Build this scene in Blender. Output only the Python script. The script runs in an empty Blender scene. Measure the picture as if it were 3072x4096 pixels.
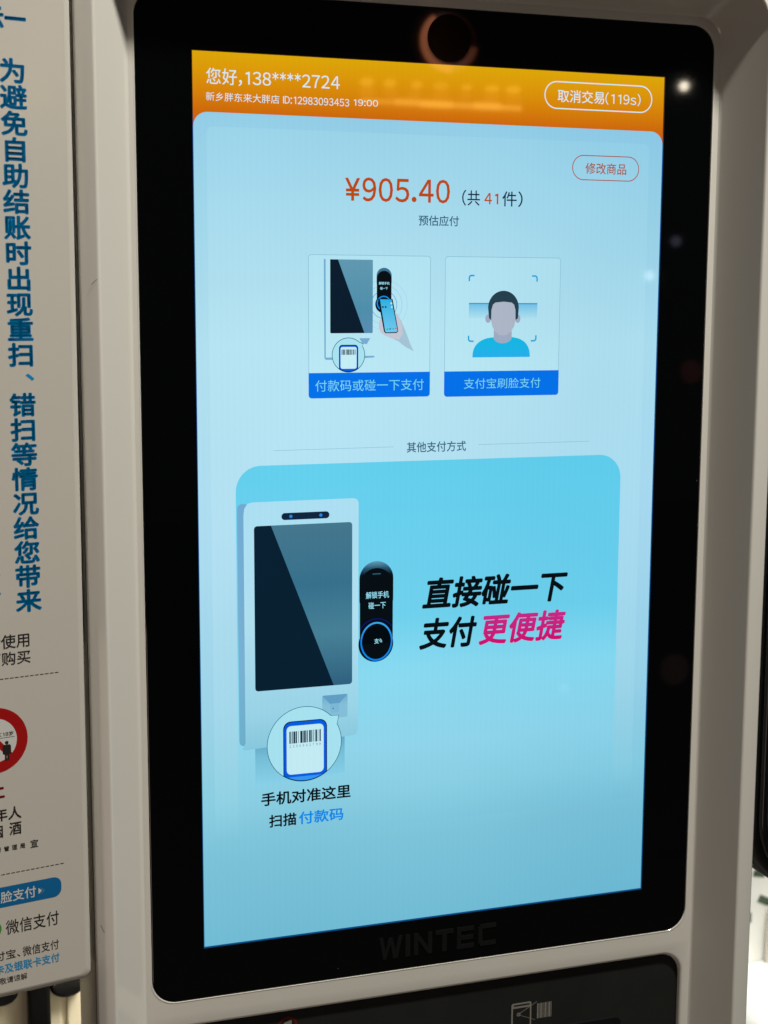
import bpy, bmesh, math, random
from mathutils import Vector, Matrix
random.seed(7)
SC = bpy.context.scene
COL = SC.collection
H = 1.45          # height above the floor of the top edge of the display (m)


def W(x, y, z):
    """kiosk millimetres (x right, y up from display top edge, z out of the glass) -> world metres"""
    return Vector((x / 1000.0, -z / 1000.0, y / 1000.0 + H))


def s2l(c):
    return tuple((v / 255 / 12.92) if v <= 10 else (((v / 255) + 0.055) / 1.055) ** 2.4 for v in c)


# ------------------------------------------------------------------ camera
cam_d = bpy.data.cameras.new('camera')
cam = bpy.data.objects.new('camera', cam_d)
COL.objects.link(cam)
R = [[0.948473905196187, 0.0038399699594229807, 0.31683198353794273],
     [0.0411183540218929, 0.989979635383758, -0.13509108959501473],
     [-0.3141759572666355, 0.14115798296996432, 0.9388119575929055]]
ax = [Vector((r[0], -r[2], r[1])) for r in R]
m = Matrix.Identity(4)
cpos = W(-152.49597, -124.71938, 763.68476)
for i in range(3):
    for j in range(3):
        m[j][i] = ax[i][j]
    m[i][3] = cpos[i]
cam.matrix_world = m
cam_d.sensor_fit = 'HORIZONTAL'
cam_d.sensor_width = 36
cam_d.lens = 36 * 5925.76 / 3072
cam_d.clip_start = 0.01
cam_d.clip_end = 100
cam_d.dof.use_dof = True
cam_d.dof.focus_distance = 0.80
cam_d.dof.aperture_fstop = 22
SC.camera = cam

# ------------------------------------------------------------------ world, lamps, exposure
SC.view_settings.view_transform = 'Standard'
SC.view_settings.look = 'None'
SC.view_settings.exposure = 0
SC.view_settings.gamma = 1
wd = bpy.data.worlds.new('World')
SC.world = wd
wd.use_nodes = True
wd.node_tree.nodes['Background'].inputs[0].default_value = (0.8, 0.85, 1.0, 1)
wd.node_tree.nodes['Background'].inputs[1].default_value = 0.012


def lamp(name, pos, aim, size, power, col, shape='DISK', size_y=None):
    d = bpy.data.lights.new(name, 'AREA')
    d.shape = shape
    d.size = size
    if size_y:
        d.size_y = size_y
    d.energy = power
    d.color = col
    o = bpy.data.objects.new(name, d)
    COL.objects.link(o)
    o.location = W(*pos)
    o.rotation_euler = (W(*aim) - W(*pos)).to_track_quat('-Z', 'Y').to_euler()
    return o


lamp('ceiling_downlight', (649, 1567, 728), (134, -240, 0), 0.17, 59, (1.0, 0.965, 0.885))
lamp('right_fill_light', (1300, 900, 1400), (134, -240, 0), 0.4, 1.2, (1.0, 0.95, 0.86), 'SQUARE')  # added fill from the right front, an unseen lamp and no window
lamp('top_fill_light', (-300, 1700, 1500), (134, -240, 0), 1.2, 1.6, (1.0, 0.90, 0.80), 'SQUARE')  # added soft fill from above, no panel of the store
lamp('low_warm_fill_light', (-700, -900, 1200), (134, -240, 0), 0.6, 1.8, (1.0, 0.76, 0.62), 'SQUARE')  # added warm fill from low front left, stands in for bounced light
lamp('counter_fill_light', (1300, 1000, -900), (1200, -1200, -1300), 0.8, 58, (1.0, 1.0, 0.95), 'SQUARE')  # added lamp to brighten the far counter and its goods
lamp('cabinet_fill_light', (70, -380, -170), (-70, -660, -300), 0.12, 2.2, (1.0, 0.95, 0.82), 'SQUARE')  # added lamp hidden behind the kiosk to brighten the cream cabinet


# ------------------------------------------------------------------ materials
def mat(name):
    mm = bpy.data.materials.new(name)
    mm.use_nodes = True
    return mm, mm.node_tree, mm.node_tree.nodes['Principled BSDF']


def nd(nt, t, **kw):
    n = nt.nodes.new(t)
    for k, v in kw.items():
        setattr(n, k, v)
    return n


def plastic(name, col, rough=0.25, var=0.04, bump=0.0, spec=0.5, scale=40):
    mm, nt, b = mat(name)
    tc = nd(nt, 'ShaderNodeTexCoord')
    nz = nd(nt, 'ShaderNodeTexNoise')
    nz.inputs['Scale'].default_value = scale
    nz.inputs['Detail'].default_value = 5
    nt.links.new(tc.outputs['Object'], nz.inputs['Vector'])
    mx = nd(nt, 'ShaderNodeMix', data_type='RGBA')
    mx.inputs['A'].default_value = (*[c * (1 - var) for c in col], 1)
    mx.inputs['B'].default_value = (*[min(1, c * (1 + var)) for c in col], 1)
    nt.links.new(nz.outputs['Fac'], mx.inputs['Factor'])
    nt.links.new(mx.outputs['Result'], b.inputs['Base Color'])
    mr = nd(nt, 'ShaderNodeMapRange')
    mr.inputs['To Min'].default_value = rough * 0.8
    mr.inputs['To Max'].default_value = rough * 1.2
    nt.links.new(nz.outputs['Fac'], mr.inputs['Value'])
    nt.links.new(mr.outputs['Result'], b.inputs['Roughness'])
    b.inputs['Specular IOR Level'].default_value = spec
    if bump:
        n2 = nd(nt, 'ShaderNodeTexNoise')
        n2.inputs['Scale'].default_value = scale * 25
        n2.inputs['Detail'].default_value = 3
        nt.links.new(tc.outputs['Object'], n2.inputs['Vector'])
        bp = nd(nt, 'ShaderNodeBump')
        bp.inputs['Strength'].default_value = bump
        bp.inputs['Distance'].default_value = 0.0004
        nt.links.new(n2.outputs['Fac'], bp.inputs['Height'])
        nt.links.new(bp.outputs['Normal'], b.inputs['Normal'])
    return mm


SMM = 268.0 / 1080.0      # mm per display pixel


def lcd(name, stops, side=None, strength=1.0):
    """a lit display colour: list of (display_y_px, sRGB) top to bottom; what the panel itself shows"""
    mm, nt, b = mat(name)
    b.inputs['Base Color'].default_value = (0.002, 0.003, 0.004, 1)
    b.inputs['Roughness'].default_value = 0.03
    geo = nd(nt, 'ShaderNodeNewGeometry')
    sx = nd(nt, 'ShaderNodeSeparateXYZ')
    nt.links.new(geo.outputs['Position'], sx.inputs[0])
    y0, y1 = stops[0][0], stops[-1][0]
    if len(stops) > 1:
        mr = nd(nt, 'ShaderNodeMapRange')
        mr.inputs['From Min'].default_value = H - y0 * SMM / 1000
        mr.inputs['From Max'].default_value = H - y1 * SMM / 1000
        nt.links.new(sx.outputs['Z'], mr.inputs['Value'])
        cr = nd(nt, 'ShaderNodeValToRGB')
        el = cr.color_ramp.elements
        while len(el) < len(stops):
            el.new(0.5)
        for e, (y, c) in zip(el, stops):
            e.position = (y - y0) / (y1 - y0)
            e.color = (*s2l(c), 1)
        nt.links.new(mr.outputs['Result'], cr.inputs['Fac'])
        src = cr.outputs['Color']
    else:
        rgb = nd(nt, 'ShaderNodeRGB')
        rgb.outputs[0].default_value = (*s2l(stops[0][1]), 1)
        src = rgb.outputs[0]
    # uneven backlight and the fine column structure of the panel
    nz = nd(nt, 'ShaderNodeTexNoise')
    nz.inputs['Scale'].default_value = 7
    nz.inputs['Detail'].default_value = 2
    nt.links.new(geo.outputs['Position'], nz.inputs['Vector'])
    wv = nd(nt, 'ShaderNodeTexWave', bands_direction='X')
    wv.inputs['Scale'].default_value = 95
    wv.inputs['Distortion'].default_value = 1.4
    wv.inputs['Detail'].default_value = 1
    wv.inputs['Detail Scale'].default_value = 3
    nt.links.new(geo.outputs['Position'], wv.inputs['Vector'])
    m1 = nd(nt, 'ShaderNodeMapRange')
    m1.inputs['To Min'].default_value = 0.94
    m1.inputs['To Max'].default_value = 1.05
    nt.links.new(nz.outputs['Fac'], m1.inputs['Value'])
    m2 = nd(nt, 'ShaderNodeMapRange')
    m2.inputs['To Min'].default_value = 0.993
    m2.inputs['To Max'].default_value = 1.006
    nt.links.new(wv.outputs['Fac'], m2.inputs['Value'])
    mu = nd(nt, 'ShaderNodeMath', operation='MULTIPLY')
    nt.links.new(m1.outputs['Result'], mu.inputs[0])
    nt.links.new(m2.outputs['Result'], mu.inputs[1])
    mu2 = nd(nt, 'ShaderNodeMath', operation='MULTIPLY')
    nt.links.new(mu.outputs[0], mu2.inputs[0])
    mu2.inputs[1].default_value = strength
    # an LCD panel sends much less light out at grazing angles than straight ahead
    dt = nd(nt, 'ShaderNodeVectorMath', operation='DOT_PRODUCT')
    nt.links.new(geo.outputs['Normal'], dt.inputs[0])
    nt.links.new(geo.outputs['Incoming'], dt.inputs[1])
    fo = nd(nt, 'ShaderNodeMapRange')
    fo.interpolation_type = 'SMOOTHSTEP'
    fo.inputs['From Min'].default_value = 0.15
    fo.inputs['From Max'].default_value = 0.62
    fo.inputs['To Min'].default_value = 0.06
    nt.links.new(dt.outputs['Value'], fo.inputs['Value'])
    mu3 = nd(nt, 'ShaderNodeMath', operation='MULTIPLY')
    nt.links.new(mu2.outputs[0], mu3.inputs[0])
    nt.links.new(fo.outputs['Result'], mu3.inputs[1])
    nt.links.new(mu3.outputs[0], b.inputs['Emission Strength'])
    if side:                      # (sRGB tint at the left edge of the content) blended over 0..240 px
        mr = nd(nt, 'ShaderNodeMapRange')
        mr.interpolation_type = 'SMOOTHSTEP'
        mr.inputs['From Min'].default_value = side[1] * SMM / 1000
        mr.inputs['From Max'].default_value = side[2] * SMM / 1000
        nt.links.new(sx.outputs['X'], mr.inputs['Value'])
        mx = nd(nt, 'ShaderNodeMix', data_type='RGBA', blend_type='MULTIPLY')
        nt.links.new(src, mx.inputs['A'])
        mx.inputs['B'].default_value = (*side[0], 1)
        nt.links.new(mr.outputs['Result'], mx.inputs['Factor'])
        src = mx.outputs['Result']
    nt.links.new(src, b.inputs['Emission Color'])
    return mm


def emit(name, col, s):
    mm, nt, b = mat(name)
    b.inputs['Base Color'].default_value = (0.1, 0.1, 0.1, 1)
    b.inputs['Emission Color'].default_value = (*col, 1)
    b.inputs['Emission Strength'].default_value = s
    return mm


M_shell = plastic('glossy_white_shell', (0.66, 0.64, 0.58), 0.11, 0.02, 0.012, 0.5, 9)
M_shell_side = plastic('matte_white_shell', (0.50, 0.47, 0.41), 0.4, 0.03, 0.02, 0.4, 12)
M_board = plastic('sign_white', (0.55, 0.525, 0.465), 0.13, 0.015, 0.01, 0.5, 9)
M_board_edge = plastic('sign_edge_white', (0.74, 0.72, 0.65), 0.25, 0.01)
M_panel = plastic('charcoal_plastic', (0.012, 0.013, 0.012), 0.5, 0.2, 0.15, 0.35, 30)
M_letter = plastic('raised_black_letters', (0.007, 0.0075, 0.0075), 0.3, 0.1)
M_inkblue = plastic('blue_ink', (0.0, 0.25, 0.56), 0.3, 0.05)
M_inkblue2 = plastic('light_blue_ink', (0.015, 0.26, 0.52), 0.3, 0.05)
M_inkblack = plastic('black_ink', (0.022, 0.018, 0.017), 0.35, 0.1)
M_inkred = plastic('red_ink', (0.36, 0.008, 0.008), 0.3, 0.05)
M_inkredd = plastic('dark_red_ink', (0.12, 0.008, 0.006), 0.4, 0.05)
M_inkgreen = plastic('green_ink', (0.06, 0.30, 0.04), 0.3, 0.05)
M_inkwhite = plastic('white_ink', (0.62, 0.62, 0.58), 0.3, 0.05)
M_icongrey = plastic('grey_icon_print', (0.22, 0.21, 0.18), 0.5, 0.15)
M_gap = plastic('dark_seam', (0.10, 0.075, 0.06), 0.5, 0.1)
M_reader = plastic('black_reader', (0.008, 0.009, 0.010), 0.3, 0.2)
M_reader2 = plastic('black_reader_gloss', (0.006, 0.006, 0.007), 0.12, 0.2)
M_cream = plastic('cream_painted_panel', (0.72, 0.66, 0.50), 0.35, 0.06, 0.02, 0.5, 6)
M_blackpost = plastic('black_post', (0.002, 0.002, 0.002), 0.5, 0.1, 0, 0.15)
M_wall = plastic('store_wall', (0.62, 0.60, 0.53), 0.7, 0.06, 0.02, 0.3, 3)
M_bag = plastic('white_plastic_bag', (0.85, 0.86, 0.82), 0.35, 0.05, 0.05, 0.5, 12)
M_bagdark = plastic('green_print', (0.05, 0.09, 0.05), 0.5, 0.2)
M_carton = plastic('pinkish_carton', (0.74, 0.66, 0.58), 0.6, 0.05, 0.02, 0.3, 8)
M_table = plastic('white_laminate', (0.82, 0.83, 0.80), 0.3, 0.03)
M_grey = plastic('grey_steel', (0.30, 0.32, 0.31), 0.35, 0.06)
M_scuff = plastic('scuff_grey', (0.12, 0.10, 0.085), 0.6, 0.1)

# black cover glass with dust specks and faint smears
M_glass, nt, b = mat('black_cover_glass')
b.inputs['Base Color'].default_value = (0.0015, 0.0018, 0.002, 1)
tc = nd(nt, 'ShaderNodeTexCoord')
vo = nd(nt, 'ShaderNodeTexVoronoi')
vo.inputs['Scale'].default_value = 85
mp = nd(nt, 'ShaderNodeMapping')
mp.inputs['Rotation'].default_value = (0.3, 0.5, 0.2)
nt.links.new(tc.outputs['Object'], mp.inputs[0])
nt.links.new(mp.outputs[0], vo.inputs['Vector'])
lt = nd(nt, 'ShaderNodeMath', operation='LESS_THAN')
lt.inputs[1].default_value = 0.026
nt.links.new(vo.outputs['Distance'], lt.inputs[0])
nz = nd(nt, 'ShaderNodeTexNoise')
nz.inputs['Scale'].default_value = 22
nt.links.new(tc.outputs['Object'], nz.inputs['Vector'])
gt = nd(nt, 'ShaderNodeMath', operation='GREATER_THAN')
gt.inputs[1].default_value = 0.52
nt.links.new(nz.outputs['Fac'], gt.inputs[0])
mu = nd(nt, 'ShaderNodeMath', operation='MULTIPLY')
nt.links.new(lt.outputs[0], mu.inputs[0])
nt.links.new(gt.outputs[0], mu.inputs[1])
mx = nd(nt, 'ShaderNodeMix', data_type='RGBA')
mx.inputs['A'].default_value = (0.0015, 0.0018, 0.002, 1)
mx.inputs['B'].default_value = (0.12, 0.115, 0.10, 1)
nt.links.new(mu.outputs[0], mx.inputs['Factor'])
nt.links.new(mx.outputs['Result'], b.inputs['Base Color'])
b.inputs['Roughness'].default_value = 0.03


# ------------------------------------------------------------------ object helpers
def link(o, parent=None):
    COL.objects.link(o)
    if parent is not None:
        o.parent = parent
    return o


def wloc(o):
    v = Vector((0, 0, 0))
    while o is not None:
        v += Vector(o.location)
        o = o.parent
    return v


def thing(name, loc, label, cat, group=None):
    o = bpy.data.objects.new(name, None)
    o.empty_display_size = 0.05
    o.location = loc
    COL.objects.link(o)
    o['label'] = label
    o['category'] = cat
    if group:
        o['group'] = group
    return o


def tag(o, label=None, cat=None, group=None, kind=None):
    for k, v in (('label', label), ('category', cat), ('group', group), ('kind', kind)):
        if v:
            o[k] = v
    return o


def mesh_obj(name, verts, faces, mt, parent=None, smooth=False):
    """verts in world metres"""
    off = wloc(parent) if parent is not None else Vector((0, 0, 0))
    me = bpy.data.meshes.new(name)
    me.from_pydata([tuple(Vector(v) - off) for v in verts], [], faces)
    me.materials.append(mt)
    if smooth:
        for p in me.polygons:
            p.use_smooth = True
    me.update()
    o = bpy.data.objects.new(name, me)
    return link(o, parent)


def rrect(x0, y0, x1, y1, r, n=8, corners=(1, 1, 1, 1)):
    """ccw outline (y up); corners order: bottom-left, bottom-right, top-right, top-left"""
    if y0 > y1:
        y0, y1 = y1, y0
    out = []
    cs = [(x0 + r, y0 + r, 180), (x1 - r, y0 + r, 270), (x1 - r, y1 - r, 0), (x0 + r, y1 - r, 90)]
    sq = [(x0, y0), (x1, y0), (x1, y1), (x0, y1)]
    for k, (cx, cy, a0) in enumerate(cs):
        for i in range(n + 1):
            a = math.radians(a0 + 90 * i / n)
            out.append((cx + r * math.cos(a), cy + r * math.sin(a)) if corners[k] else sq[k])
            if not corners[k]:
                break
    return out


def circ(cx, cy, r, n=48, ry=None, a0=0, a1=360):
    ry = ry or r
    full = abs(a1 - a0 - 360) < 1e-6
    k = n if full else n + 1
    return [(cx + r * math.cos(math.radians(a0 + (a1 - a0) * i / n)), cy + ry * math.sin(math.radians(a0 + (a1 - a0) * i / n))) for i in range(k)]


def ring_strip(outer, inner, closed=True):
    n = len(outer)
    v = list(outer) + list(inner)
    f = []
    for i in range(n if closed else n - 1):
        j = (i + 1) % n
        f.append((i, j, n + j, n + i))
    return v, f


def area(pts):
    return sum(pts[i][0] * pts[(i + 1) % len(pts)][1] - pts[(i + 1) % len(pts)][0] * pts[i][1] for i in range(len(pts)))


# --- planes one can draw on: functions (a, b, lift) -> world
def on_display(px, py, w):        # display pixels, y down
    return W(px * SMM, -py * SMM, w)


def on_face(x, y, w):             # kiosk millimetres
    return W(x, y, w)


TH = math.radians(11.70)
SX, SZ = -63.8, 30.0


def on_sign(u, v, w):             # sign millimetres: u from its right edge, v as kiosk y
    u, v = 0.98 * u, 0.98 * v - 2.5
    return W(SX + u * math.cos(TH) + w * math.sin(TH), v, SZ - u * math.sin(TH) + w * math.cos(TH))


def flat(name, plane, pts, w, mt, parent):
    p3 = [plane(a, b, w) for a, b in pts]
    # orientation: display has y down
    sgn = area(pts) * (-1 if plane is on_display else 1)
    if sgn < 0:
        p3 = p3[::-1]
    return mesh_obj(name, p3, [tuple(range(len(p3)))], mt, parent)


def flats(name, plane, polys, w, mt, parent):
    v, f = [], []
    for pts in polys:
        p3 = [plane(a, b, w) for a, b in pts]
        if area(pts) * (-1 if plane is on_display else 1) < 0:
            p3 = p3[::-1]
        f.append(tuple(range(len(v), len(v) + len(p3))))
        v += p3
    return mesh_obj(name, v, f, mt, parent)


def outline(name, plane, pts, inner, w, mt, parent, closed=True):
    v, f = ring_strip(pts, inner, closed)
    if area(pts) * (-1 if plane is on_display else 1) < 0 and closed:
        f = [t[::-1] for t in f]
    return mesh_obj(name, [plane(a, b, w) for a, b in v], f, mt, parent)


_tc = {}
BOLD_STEP = 0.003


def latin(body, bold=0.0, gap=0.085, shear=0.0):
    """digits and Latin letters set tightly from the full-width forms of the sans font"""
    vs, fs, x = [], [], 0.0
    for ch in body:
        if ch == ' ':
            x += 0.28
            continue
        if ch == 'I':
            v, f = [(-.043 - bold, 0, 0), (.043 + bold, 0, 0), (.043 + bold, .733, 0), (-.043 - bold, .733, 0)], [(0, 1, 2, 3)]
        elif ch == '1':
            w_ = .085 + 2 * bold
            v = [(.24 - w_, 0, 0), (.24, 0, 0), (.24, .733, 0), (.215, .733, 0), (0, .655, 0), (0, .655 - w_ * .9, 0), (.24 - w_, .73 - w_ * 1.6, 0)]
            f = [(0, 1, 2, 3, 6), (3, 4, 5, 6)]
        elif ch == '*':
            v, f = glyphs('＊', 0.03)
            v = [((p[0] - .5) * .52, (p[1] - .38) * .56 + .56, p[2]) for p in v]
        else:
            v, f = glyphs(chr(ord(ch) + 0xFEE0) if '!' <= ch <= '~' else ch, bold)
        a, b_ = min(p[0] for p in v), max(p[0] for p in v)
        k = len(vs)
        sx = 0.92 if (b_ - a) > 0.3 else 1.0
        ox = 0.13 if (ch == '1' and x > 0) else 0.0
        dy = -0.0
        vs += [(x + ox + (p[0] - a) * sx, p[1] + dy, p[2]) for p in v]
        fs += [tuple(q + k for q in g) for g in f]
        x += ox + (b_ - a) * sx + gap + (0.09 if ch == '1' else 0)
    return vs, fs


def glyphs(body, bold=0.0, shear=0.0, extrude=0.0, space=1.0):
    key = (body, bold, shear, extrude, space)
    if key in _tc:
        return _tc[key]
    c = bpy.data.curves.new('lettering', 'FONT')
    c.body = body
    c.size = 1
    c.shear = shear
    c.extrude = extrude
    c.space_character = space
    c.resolution_u = 3
    o = bpy.data.objects.new('lettering', c)
    COL.objects.link(o)
    bpy.context.view_layer.update()
    me = o.to_mesh()
    vs = [tuple(v.co) for v in me.vertices]
    fs = [tuple(p.vertices) for p in me.polygons]
    o.to_mesh_clear()
    if bold:                      # a heavier stroke: the outline repeated round a small circle
        v0, f0 = vs, fs
        vs, fs = [], []
        for i in range(8):
            a = math.pi / 4 * i + 0.2
            k = len(vs)
            vs += [(v[0] + bold * math.cos(a), v[1] + bold * math.sin(a), v[2]) for v in v0]
            fs += [tuple(q + k for q in f) for f in f0]
        nv = len(v0)
        vs = [(v[0], v[1], v[2] + BOLD_STEP * (i // nv)) for i, v in enumerate(vs)]
    bpy.data.objects.remove(o)
    bpy.data.curves.remove(c)
    _tc[key] = (vs, fs)
    return _tc[key]


def text(name, plane, body, box, w, mt, parent, bold=0.0, shear=0.0, extrude=0.0, space=1.0):
    """box = (left, top, right, bottom) in plane units: the ink of the line fills it"""
    vs, fs = latin(body, bold) if (body[0] != 'W' and any('!' <= c_ <= '~' or c_ == '¥' for c_ in body)) else glyphs(body, bold, shear, extrude, space)
    x0, x1 = min(v[0] for v in vs), max(v[0] for v in vs)
    y0, y1 = min(v[1] for v in vs), max(v[1] for v in vs)
    L, T, Rr, B = box
    pts = []
    for v in vs:
        a = L + (v[0] - x0) / (x1 - x0) * (Rr - L)
        bb = B + (v[1] - y0) / (y1 - y0) * (T - B)
        pts.append(plane(a, bb, w + v[2]))
    return mesh_obj(name, pts, fs, mt, parent)


def glyph_em(name, plane, body, cx, cy, em_x, em_y, w, mt, parent, bold=0.0):
    """one full-width character centred in its cell (y up planes)"""
    vs, fs = glyphs(body, bold)
    pts = [plane(cx + (v[0] - 0.5) * em_x, cy + (v[1] - 0.38) * em_y, w) for v in vs]
    return mesh_obj(name, pts, fs, mt, parent)


def loft(name, loops, mt, parent, cap0=False, cap1=False, smooth=True):
    """loops: list of world point lists of equal length"""
    n = len(loops[0])
    v = [p for lp in loops for p in lp]
    f = []
    for k in range(len(loops) - 1):
        for i in range(n):
            j = (i + 1) % n
            f.append((k * n + i, k * n + j, (k + 1) * n + j, (k + 1) * n + i))
    nside = len(f)
    if cap0:
        f.append(tuple(range(len(v), len(v) + n))[::-1])
        v += loops[0]
    if cap1:
        f.append(tuple(range(len(v), len(v) + n)))
        v += loops[-1]
    o = mesh_obj(name, v, f, mt, parent, smooth)
    for p in o.data.polygons[nside:]:
        p.use_smooth = False
    return o


def slab(name, pts, z0, z1, bev, mt, parent, plane=on_face, smooth=False):
    """a plate with an outline, from depth z0 (back) to z1 (front), front edge rounded by bev"""
    cx = sum(p[0] for p in pts) / len(pts)
    cy = sum(p[1] for p in pts) / len(pts)
    xs = [p[0] for p in pts]
    ys = [p[1] for p in pts]
    hw, hh = (max(xs) - min(xs)) / 2, (max(ys) - min(ys)) / 2

    def ins(d):
        return [(cx + (x - cx) * (hw - d) / hw, cy + (y - cy) * (hh - d) / hh) for x, y in pts]
    loops = [[plane(x, y, z0) for x, y in pts]]
    k = 5 if bev > 0.6 else 2
    for i in range(k + 1):
        a = math.pi / 2 * i / k
        loops.append([plane(x, y, z1 - bev + bev * math.sin(a)) for x, y in ins(bev * (1 - math.cos(a)))])
    o = loft(name, loops, mt, parent, True, True, True)
    o.data.set_sharp_from_angle(angle=math.radians(35))
    return o


def box(name, lo, hi, mt, parent=None, bev=0.0, rz=0.0):
    """kiosk mm corners, lo/hi = (x,y,z)"""
    bm = bmesh.new()
    bmesh.ops.create_cube(bm, size=1)
    c = [(lo[i] + hi[i]) / 2 for i in range(3)]
    d = [abs(hi[i] - lo[i]) for i in range(3)]
    for v in bm.verts:
        v.co = Vector((v.co.x * d[0] / 1000, v.co.y * d[2] / 1000, v.co.z * d[1] / 1000))
    if bev:
        bmesh.ops.bevel(bm, geom=list(bm.edges), offset=bev / 1000, segments=3, affect='EDGES', profile=0.5)
    if rz:
        bmesh.ops.rotate(bm, verts=bm.verts, cent=(0, 0, 0), matrix=Matrix.Rotation(rz, 3, 'Z'))
    off = wloc(parent) if parent is not None else Vector((0, 0, 0))
    bmesh.ops.translate(bm, verts=bm.verts, vec=W(*c) - off)
    me = bpy.data.meshes.new(name)
    bm.to_mesh(me)
    bm.free()
    me.materials.append(mt)
    o = bpy.data.objects.new(name, me)
    return link(o, parent)


# ================================================================== SETTING
fl = mesh_obj('floor', [(-6, -8, 0), (8, -8, 0), (8, 8, 0), (-6, 8, 0)], [(0, 1, 2, 3)],
              plastic('floor_tile', (0.045, 0.042, 0.038), 0.3, 0.12, 0.0, 0.4, 3))
tag(fl, kind='structure')
wl = mesh_obj('back_wall', [(-6, 4.2, 0), (8, 4.2, 0), (8, 4.2, 3.2), (-6, 4.2, 3.2)], [(3, 2, 1, 0)][::1], M_wall)
tag(wl, kind='structure')

# ================================================================== KIOSK
kiosk = thing('self_checkout_kiosk', W(134, -1450, -40),
              'white self checkout kiosk with tall lit touch screen in a black glass front', 'kiosk')

# housing: recessed funnel around the glass, front rim, sides
NC = 12


def oloop(x0, y0, x1, y1, r, z):
    return [W(x, y, z) for x, y in rrect(x0, y0, x1, y1, r, NC)]


YB = -720
loops = []
# concave fillet into the slope
loops.append(oloop(-32.4, YB + 21, 303.5, 34.0, 14, -0.15))
loops.append(oloop(-33.2, YB + 20, 304.3, 34.6, 15, 0.3))
loops.append(oloop(-34.0, YB + 19, 305.1, 35.3, 15.5, 1.3))
loops.append(oloop(-51.2, YB + 1, 319.4, 51, 27, 23.4))
loops.append(oloop(-51.8, YB, 320.0, 51.7, 28, 24.3))
loops.append(oloop(-52.7, YB - 1, 320.9, 52.6, 29, 24.75))
loops.append(oloop(-53.4, YB - 2, 321.6, 53.5, 30, 24.5))
loops.append(oloop(-60.4, YB - 9, 330.8, 61, 36, 22.0))
loops.append(oloop(-61.4, YB - 10, 331.8, 62, 37, 21.2))
loops.append(oloop(-61.8, YB - 10.4, 332.2, 62.4, 37.4, 20.6))
hs = loft('housing', loops, M_shell, kiosk)
hs.data.set_sharp_from_angle(angle=math.radians(60))
# seam groove then the rear shell
loops = [oloop(-61.8, YB - 10, 332.2, 62.2, 37, 20.8), oloop(-60.2, YB - 9, 330.6, 60.6, 36, 20.2),
         oloop(-60.2, YB - 9, 330.6, 60.6, 36, 17.8), oloop(-61.8, YB - 10, 332.2, 62.2, 37, 17.4)]
loft('seam', loops, M_gap, kiosk)
loops = [oloop(-61.8, YB - 10, 332.2, 62.2, 37, 17.4), oloop(-62.6, YB - 10, 333.0, 63, 38, 16.5),
         oloop(-62.0, YB - 10, 332.4, 62.4, 37, -40), oloop(-60.5, YB - 9, 331, 61, 36, -66),
         oloop(-57, YB - 6, 327, 57, 33, -72)]
rs = loft('rear_shell', loops, M_shell_side, kiosk, cap1=True)
rs.data.set_sharp_from_angle(angle=math.radians(50))
box('pedestal', (34, -1425, -150), (234, YB - 10, -20), M_shell_side, kiosk, 8)
box('base_plate', (-66, -1449, -260), (334, -1425, 90), M_grey, kiosk, 6)

# recessed face: sheet around the lower scanner panel
face_out = rrect(-32.4, YB + 21, 303.5, -514, 0.05, NC)
pan = rrect(-28, YB + 34, 297.3, -522.4, 14, NC)


def scale_loop(pts, d):
    xs = [p[0] for p in pts]
    ys = [p[1] for p in pts]
    cx, cy = (min(xs) + max(xs)) / 2, (min(ys) + max(ys)) / 2
    hw, hh = (max(xs) - min(xs)) / 2, (max(ys) - min(ys)) / 2
    return [(cx + (x - cx) * (hw + d) / hw, cy + (y - cy) * (hh + d) / hh) for x, y in pts]


fr = loft('lower_fascia', [[W(x, y, -.15) for x, y in face_out], [W(x, y, -.15) for x, y in scale_loop(pan, 2.2)],
                           [W(x, y, -.3) for x, y in scale_loop(pan, 1.4)],
                           [W(x, y, -.75) for x, y in scale_loop(pan, 0.6)], [W(x, y, -1.65) for x, y in scale_loop(pan, 0.15)],
                           [W(x, y, -5) for x, y in pan]], M_shell, kiosk)
fr.data.set_sharp_from_angle(angle=math.radians(40))
gap = rrect(-29.15, -506.65, 299.45, 29.35, 13.7, NC)
fo_ = [(x, y) for x, y in rrect(-32.4, -514, 303.5, 34, 14, NC)]
uf = loft('upper_fascia', [[W(x, y, -.15) for x, y in fo_], [W(x, y, -.15) for x, y in scale_loop(gap, 1.0)],
                           [W(x, y, 0.0) for x, y in scale_loop(gap, 0.55)], [W(x, y, 0.0) for x, y in scale_loop(gap, 0.2)],
                           [W(x, y, -.3) for x, y in gap], [W(x, y, -2.2) for x, y in gap]], M_shell, kiosk)
uf.data.set_sharp_from_angle(angle=math.radians(12))
for sx_, xs in ((1, -32.4), (-1, 303.5)):
    arc_ = [(xs + sx_ * 14 * (1 - math.cos(math.radians(t * 7.5))), -500 - 14 * math.sin(math.radians(t * 7.5))) for t in range(NC + 1)]
    flats('fascia_corner', on_face, [[(xs, -514)] + arc_[:-1] + [arc_[-1]]], -.15, M_shell, kiosk)

# scanner panel
sp = flat('scanner_panel', on_face, scale_loop(pan, 0.3), -3.2, M_panel, kiosk)
ZP = -3.05
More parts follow.
